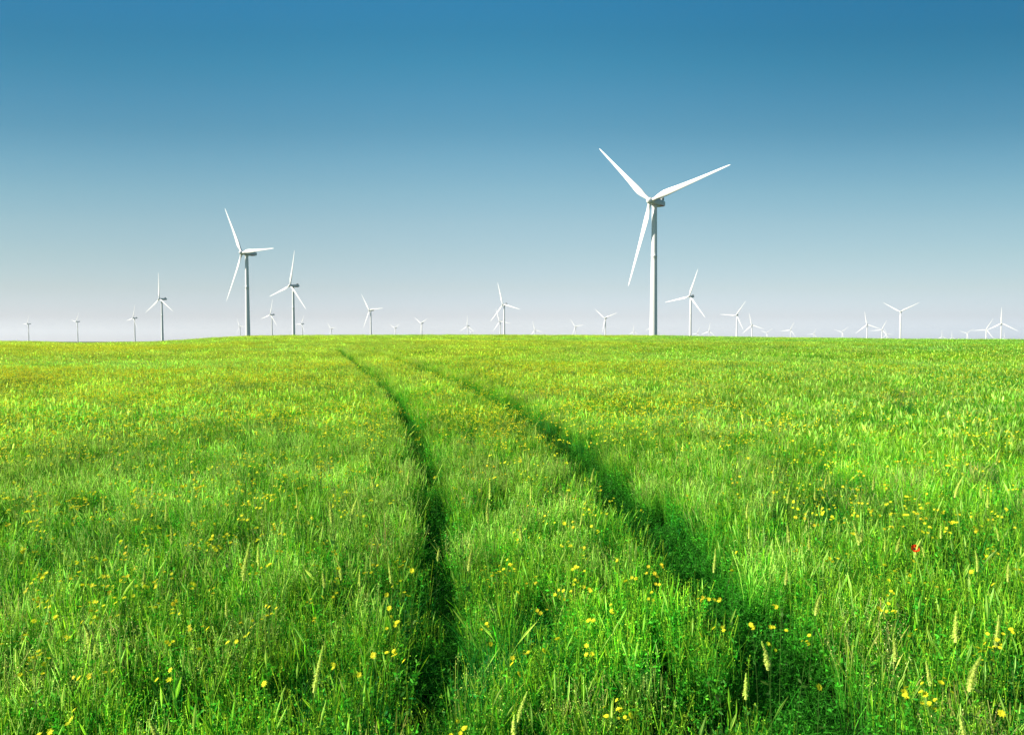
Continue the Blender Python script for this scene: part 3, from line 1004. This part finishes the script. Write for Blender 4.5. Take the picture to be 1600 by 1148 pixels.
# prototypes of the individuals (mesh data shared by the copies)
FL = []
for i in range(5):
    h = 0.60; bd = (rng.normal(0, .04), rng.normal(0, .04))
    if i < 2:
        cs = [(bd[0], bd[1], h)]; rr = 0.0140
    elif i < 4:
        k = 5
        cs = [(bd[0] + rng.normal(0, .022), bd[1] + rng.normal(0, .022), h + rng.normal(0, .012)) for _ in range(k)]; rr = 0.0110
    else:
        cs = [(bd[0] + rng.normal(0, .03), bd[1] + rng.normal(0, .03), h + rng.normal(0, .02)) for _ in range(9)]; rr = 0.0110
    FL.append((stem_mesh(h - .04, (bd[0] * .85, bd[1] * .85)), bloom_heads(cs, rr, root=(bd[0] * .85, bd[1] * .85, h - .045))))
SPK = []
for i in range(5):
    h = 0.51; bd = (rng.normal(0, .035), rng.normal(0, .035)); L = rng.uniform(.11, .165)
    d = (1.2 * bd[0] / h, 1.2 * bd[1] / h, 1)
    SPK.append((stem_mesh(h, bd, .0019, leaf=10, lsize=.04), spike_mesh((bd[0], bd[1], h - .004), d, L, 0.0110 + .003 * rng.random(), col=C_SPIKE * rng.uniform(.85, 1.1))))

def individual(name, part2, meshes, x, y, s, label, cat, group):
    o = empty(name, (x, y, gz1(x, y) - 0.005), random.uniform(0, 6.28))
    o.scale = (s, s, s)
    link("stem", meshes[0], o); link(part2, meshes[1], o)
    return tag(o, label, cat, group)

YF_LAB = "small yellow wildflower on a thin stem standing among the tall green grass"
YF_GRP = "yellow wildflowers scattered through the meadow"
FPXS = [(111, 917), (128, 916), (100, 962), (119, 962), (191, 866), (492, 934), (266, 997), (339, 980), (344, 1002), (55, 1039), (66, 894), (78, 895), (425, 883), (358, 842),
        (422, 1059), (614, 873), (621, 880), (642, 886), (580, 937), (609, 944), (630, 975), (528, 1062), (541, 1027), (630, 1020), (645, 1031), (755, 886), (791, 886), (778, 903), (772, 975),
        (816, 1036), (834, 1069), (836, 1013), (878, 1002), (751, 1017), (959, 1111), (969, 1113), (801, 928), (733, 1145), (1187, 975), (1245, 1001), (1145, 894), (1130, 856),
        (1278, 1092), (1397, 1095), (1441, 1103), (1433, 1085), (1411, 984), (1358, 945), (1392, 957), (1406, 925), (1569, 914), (1548, 1005), (1540, 1022), (1294, 869), (1309, 872), (1383, 885),
        (1400, 889), (1408, 899), (1482, 886), (1487, 1062), (1131, 983), (1118, 1003), (1597, 987), (1530, 1119)]
nfl = 0
flower_xy = []
for (a, b_) in FPXS:
    s = random.uniform(.9, 1.1)
    x, y = hit_ground(a, b_, 0.60 * s)
    flower_xy.append((x, y, s))
# more of them, thicker where the meadow is yellower
x, y = scatter(8, 2.6, 20, 38, 0)
dl, dr = track_dist(x, y)
dens = np.clip((fbm(x, y, 2.0, 131.0) - 0.30) * 1.5, 0.2, .6) * np.clip((np.hypot(x, y) - 2.5) / 6, .08, 1)
dens *= np.interp(x / y, [-.4, .3, .7], [1.0, .8, .55])
m = (rng.random(len(x)) < dens) & (np.minimum(dl, dr) > .35)
cand = sorted(zip(x[m], y[m]), key=lambda q: math.hypot(*q))[:299 - len(flower_xy)]
rmaxf = max(math.hypot(*q) for q in cand) if cand else 8
for q in cand:
    flower_xy.append((q[0], q[1], random.uniform(.85, 1.12)))
for (x, y, s) in flower_xy:
    individual("yellow_flower", "bloom", FL[random.choice([0, 1, 2, 3, 4, 0, 1])], x, y, s, YF_LAB, "wildflower", YF_GRP)
print("flowers", len(flower_xy), "to", rmaxf)

# the rest of the yellow flowers, thousands of specks over the field
fl_lib = bpy.data.collections.new("flower_library")
for i in range(6):
    k = 7
    V = []
    parts = []
    for q in range(k):
        px_, py_ = rng.normal(0, .26, 2)
        hh = rng.uniform(.55, .70)
        cs = bloom_heads([(px_ + rng.normal(0, .02), py_ + rng.normal(0, .02), hh + rng.normal(0, .01)) for _ in range(3)], .0118, 6)
        n = len(cs.vertices); co = np.zeros(n * 3, np.float32); cs.vertices.foreach_get("co", co)
        fv = np.zeros(len(cs.polygons) * 4, np.int32); cs.polygons.foreach_get("vertices", fv)
        parts.append((co.reshape(-1, 3), fv.reshape(-1, 4), np.tile(C_YEL * rng.uniform(.75, 1.1) * np.array([1, rng.uniform(.85, 1.1), 1]), (n, 1))))
        bpy.data.meshes.remove(cs)
        parts.append(strips(1, np.array([[px_, py_]]), np.array([hh]), np.zeros((1, 2)), np.array([rng.random() * 3]), lambda t: np.array([.001]), 2, C_STEM[None], C_STEM[None]))
    V, F, C = merge(parts)
    o = bpy.data.objects.new("flower_cluster_%02d" % i, mesh_np("flower_cluster", V, F, [M_GRASS], smooth=False, col=C))
    fl_lib.objects.link(o)
X = []; Y = []
for (de, a0, a1) in ((32.0, 2.6, 30), (9.0, 30, 80), (1.0, 80, 170)):
    x, y = scatter(de, a0, a1, 46, 0)
    w = np.clip((fbm(x, y, 2.2, 131.0) - 0.24) * 1.1, 0.18, .6) * np.interp(np.arctan2(x, y), [-.4, .1, .5], [1.0, .75, .30]) * np.interp(np.hypot(x, y), [3, 6, 10], [.22, .7, 1.0])
    m = rng.random(len(x)) < w
    dl, dr = track_dist(x, y)
    m &= np.minimum(dl, dr) > .4
    X.append(x[m]); Y.append(y[m])
x = np.concatenate(X); y = np.concatenate(Y); n = len(x)
r = np.hypot(x, y)
s = np.interp(r, [8, 30, 80, 160], [1.0, 1.15, 1.6, 2.0])
S = np.stack([s, s, np.ones(n)], 1)
fl = instancer("yellow_flowers", np.stack([x, y, ground_z(x, y)], 1), rng.integers(0, 6, n),
               np.stack([np.zeros(n), np.zeros(n), rng.random(n) * 6.28], 1), S, np.ones((n, 3)), fl_lib)
tag(fl, "thousands of tiny yellow flowers speckling the grass towards the crest", "wildflowers", kind="stuff")

# pale flower spikes
SP_GRP = "pale flower spikes standing in the meadow"
SP_LAB = "slender pale yellow flower spike rising just above the green grass"
SPX = [(366, 855, 1.35), (145, 968, 1.0), (461, 1035, 1.1), (216, 890, .9), (414, 846, 1.1), (361, 933, .8), (264, 1120, 1.0), (542, 877, 1.0), (514, 888, .9), (562, 890, .85), (620, 880, .9), (723, 860, 1.0),
       (734, 865, .8), (770, 785, 1.15), (817, 1108, 1.1), (806, 818, .8), (822, 820, .9), (790, 1085, .8), (681, 852, .8), (1505, 958, 1.15), (1542, 966, 1.0), (1501, 1025, 1.1), (1473, 1035, .8), (1400, 998, .9),
       (1172, 1055, .9), (1525, 1130, .9), (1266, 928, .9), (1362, 820, 1.1), (1344, 820, .9), (1475, 818, .9), (1525, 866, .9), (1209, 1005, .9), (1420, 840, .9), (1222, 884, .9), (1380, 840, .8), (1583, 878, .9),
       (1398, 838, .9), (1458, 850, .8), (1269, 832, .9), (1167, 818, .9), (1106, 862, 1.0), (1550, 702, 1.2), (1480, 745, 1.2), (1540, 755, 1.0), (1553, 766, 1.1), (1484, 684, 1.0), (1450, 668, 1.0), (1455, 696, .9),
       (1473, 742, .9), (1209, 762, 1.0), (1223, 762, 1.0), (1176, 726, 1.0), (1126, 714, .9), (1130, 671, 1.0), (1228, 684, 1.0), (1170, 782, 1.0), (1290, 745, .9), (1303, 740, .9), (1275, 760, .9),
       (758, 750, 1.2), (769, 782, 1.0), (528, 784, 1.2), (539, 778, 1.2), (633, 730, 1.2), (625, 648, 1.1), (634, 665, 1.0), (919, 733, 1.0), (591, 710, 1.1), (783, 660, 1.0), (803, 641, 1.0), (834, 665, 1.0),
       (820, 716, 1.0), (462, 772, 1.0), (887, 646, 1.0), (64, 677, 1.1), (109, 686, 1.1), (222, 680, 1.1), (312, 686, 1.1), (173, 708, 1.0), (162, 772, 1.0), (250, 786, 1.1), (497, 651, 1.1)]
SPECIAL = {0: "longest pale flower spike, bent, well left of the dark rut", 1: "pale yellow flower spike nearest to the left edge of the near grass",
           2: "pale yellow flower spike upper right of the bottom broad-leaved plants", 14: "pale flower spike at the very bottom edge between the two ruts",
           19: "tall drooping pale flower spike at the lower right, left one of a pair", 20: "tall pale flower spike at the lower right, right one of a pair"}
for i, (a, b_, s) in enumerate(SPX):
    x, y = hit_ground(a, b_, 0.63 * s)
    individual("pale_flower_spike", "flower_spike", SPK[i % 5], x, y, s, SPECIAL.get(i, SP_LAB), "flower spike", SP_GRP)
x, y = scatter(1.6, 4.5, 24, 38, 0)
dl, dr = track_dist(x, y)
m = (np.minimum(dl, dr) > .4) & (rng.random(len(x)) < np.clip((fbm(x, y, 3.0, 171.0) - .34) * 2.2, 0.08, .8))
cand = sorted(zip(x[m], y[m]), key=lambda q: math.hypot(*q))[:215]
for q in cand:
    individual("pale_flower_spike", "flower_spike", SPK[random.randrange(5)], q[0], q[1], random.uniform(.75, 1.1), SP_LAB, "flower spike", SP_GRP)
print("spikes", len(SPX) + len(cand))

# poppy
C_RED = np.array([0.90, 0.06, 0.010])
px_, py_ = hit_ground(1427, 860, 0.50)
po = empty("red_poppy", (px_, py_, gz1(px_, py_)), 0.0)
tag(po, "single red poppy flower in the green meadow at the right", "poppy")
link("stem", stem_mesh(0.50, (0.01, 0.0), .0016, leaf=5), po)
def petal_cup(c, rad, n=4):
    parts = []
    for k in range(n):
        a0 = k * 2 * math.pi / n + .4
        V = []; F = []
        nu, nv = 7, 6
        for i in range(nv + 1):
            t = i / nv
            for j in range(nu + 1):
                s = (j / nu - .5) * 2
                ang_ = a0 + s * 0.95 * (0.55 + .45 * t)
                rr = rad * (t ** .8) * (1 - .18 * s * s) * (0.92 if k % 2 else 1.0)
                z = c[2] + rad * (.55 * t ** 1.6) + (.06 * rad * math.sin(j * 2.3 + k)) * t + (0.0015 if k % 2 else 0)
                V.append((c[0] + rr * math.cos(ang_), c[1] + rr * math.sin(ang_), z))
        for i in range(nv):
            for j in range(nu):
                F.append((i * (nu + 1) + j, i * (nu + 1) + j + 1, (i + 1) * (nu + 1) + j + 1, (i + 1) * (nu + 1) + j))
        V = np.array(V)
        V = (V - c) @ np.array(Matrix.Rotation(R(-50), 3, 'X')) @ np.array(Matrix.Rotation(R(20), 3, 'Y')) + c   # nodding towards the open side
        yield V, np.array(F)
for (V, F) in petal_cup((0.01, 0, .51), .029):
    link("petal", mesh_np("petal", V, [F], [M_PLANT], col=np.tile(C_RED, (len(V), 1))), po)
v, f = lathe([(.001, .500), (.006, .501), (.008, .508), (.007, .515), (.009, .517), (.001, .518)], 12)
v[:, 0] += .01
link("seed_head", mesh_np("seed_head", v, f, [M_PLANT], col=np.tile([0.03, .04, .02], (len(v), 1))), po)

# broad-leaved plants in the near left grass
def broad_leaves(n, h, w):
    me_list = []
    for i in range(n):
        a = rng.random() * 6.28; ln = h * rng.uniform(.7, 1.15); out = ln * rng.uniform(.15, .45)
        V = []; F = []; segs = 9
        ww = w * rng.uniform(.8, 1.2)
        da = np.array([math.cos(a), math.sin(a), 0]); sa = np.array([-math.sin(a), math.cos(a), 0])
        b0 = np.array([rng.normal(0, .03), rng.normal(0, .03), 0])
        for k in range(segs + 1):
            t = k / segs
            c = b0 + da * out * t ** 2 + np.array([0, 0, ln * (t - .18 * t ** 3)])
            q = ww * (math.sin(math.pi * min(1, .12 + .88 * t)) ** .8) * .5 + .002
            V += [c - sa * q + da * q * .25, c, c + sa * q + da * q * .25]
        for k in range(segs):
            F += [(k * 3, k * 3 + 1, k * 3 + 4, k * 3 + 3), (k * 3 + 1, k * 3 + 2, k * 3 + 5, k * 3 + 4)]
        V = np.array(V)
        me_list.append(mesh_np("leaf", V, [np.array(F)], [M_PLANT], col=np.tile(np.array([.045, .19, .018]) * rng.uniform(.8, 1.25), (len(V), 1))))
    return me_list
for (a, b_, n, h, w, lab) in [(262, 1110, 11, .30, .030, "clump of long broad green leaves left of the bottom pale spike"),
                              (150, 1140, 9, .26, .032, "broad-leaved green plant at the bottom edge, nearer the left corner"),
                              (1438, 1120, 7, .20, .030, "low broad-leaved plant among yellow flowers at the lower right"),
                              (1010, 1085, 7, .24, .024, "narrow-leaved green plant low between the two ruts")]:
    x, y = hit_ground(a, b_, .18)
    o = empty("broad_leaved_plant", (x, y, gz1(x, y)))
    tag(o, lab, "plant")
    for me in broad_leaves(n, h * 1.5, w):
        link("leaf", me, o)

print("objects", len(SC.objects))
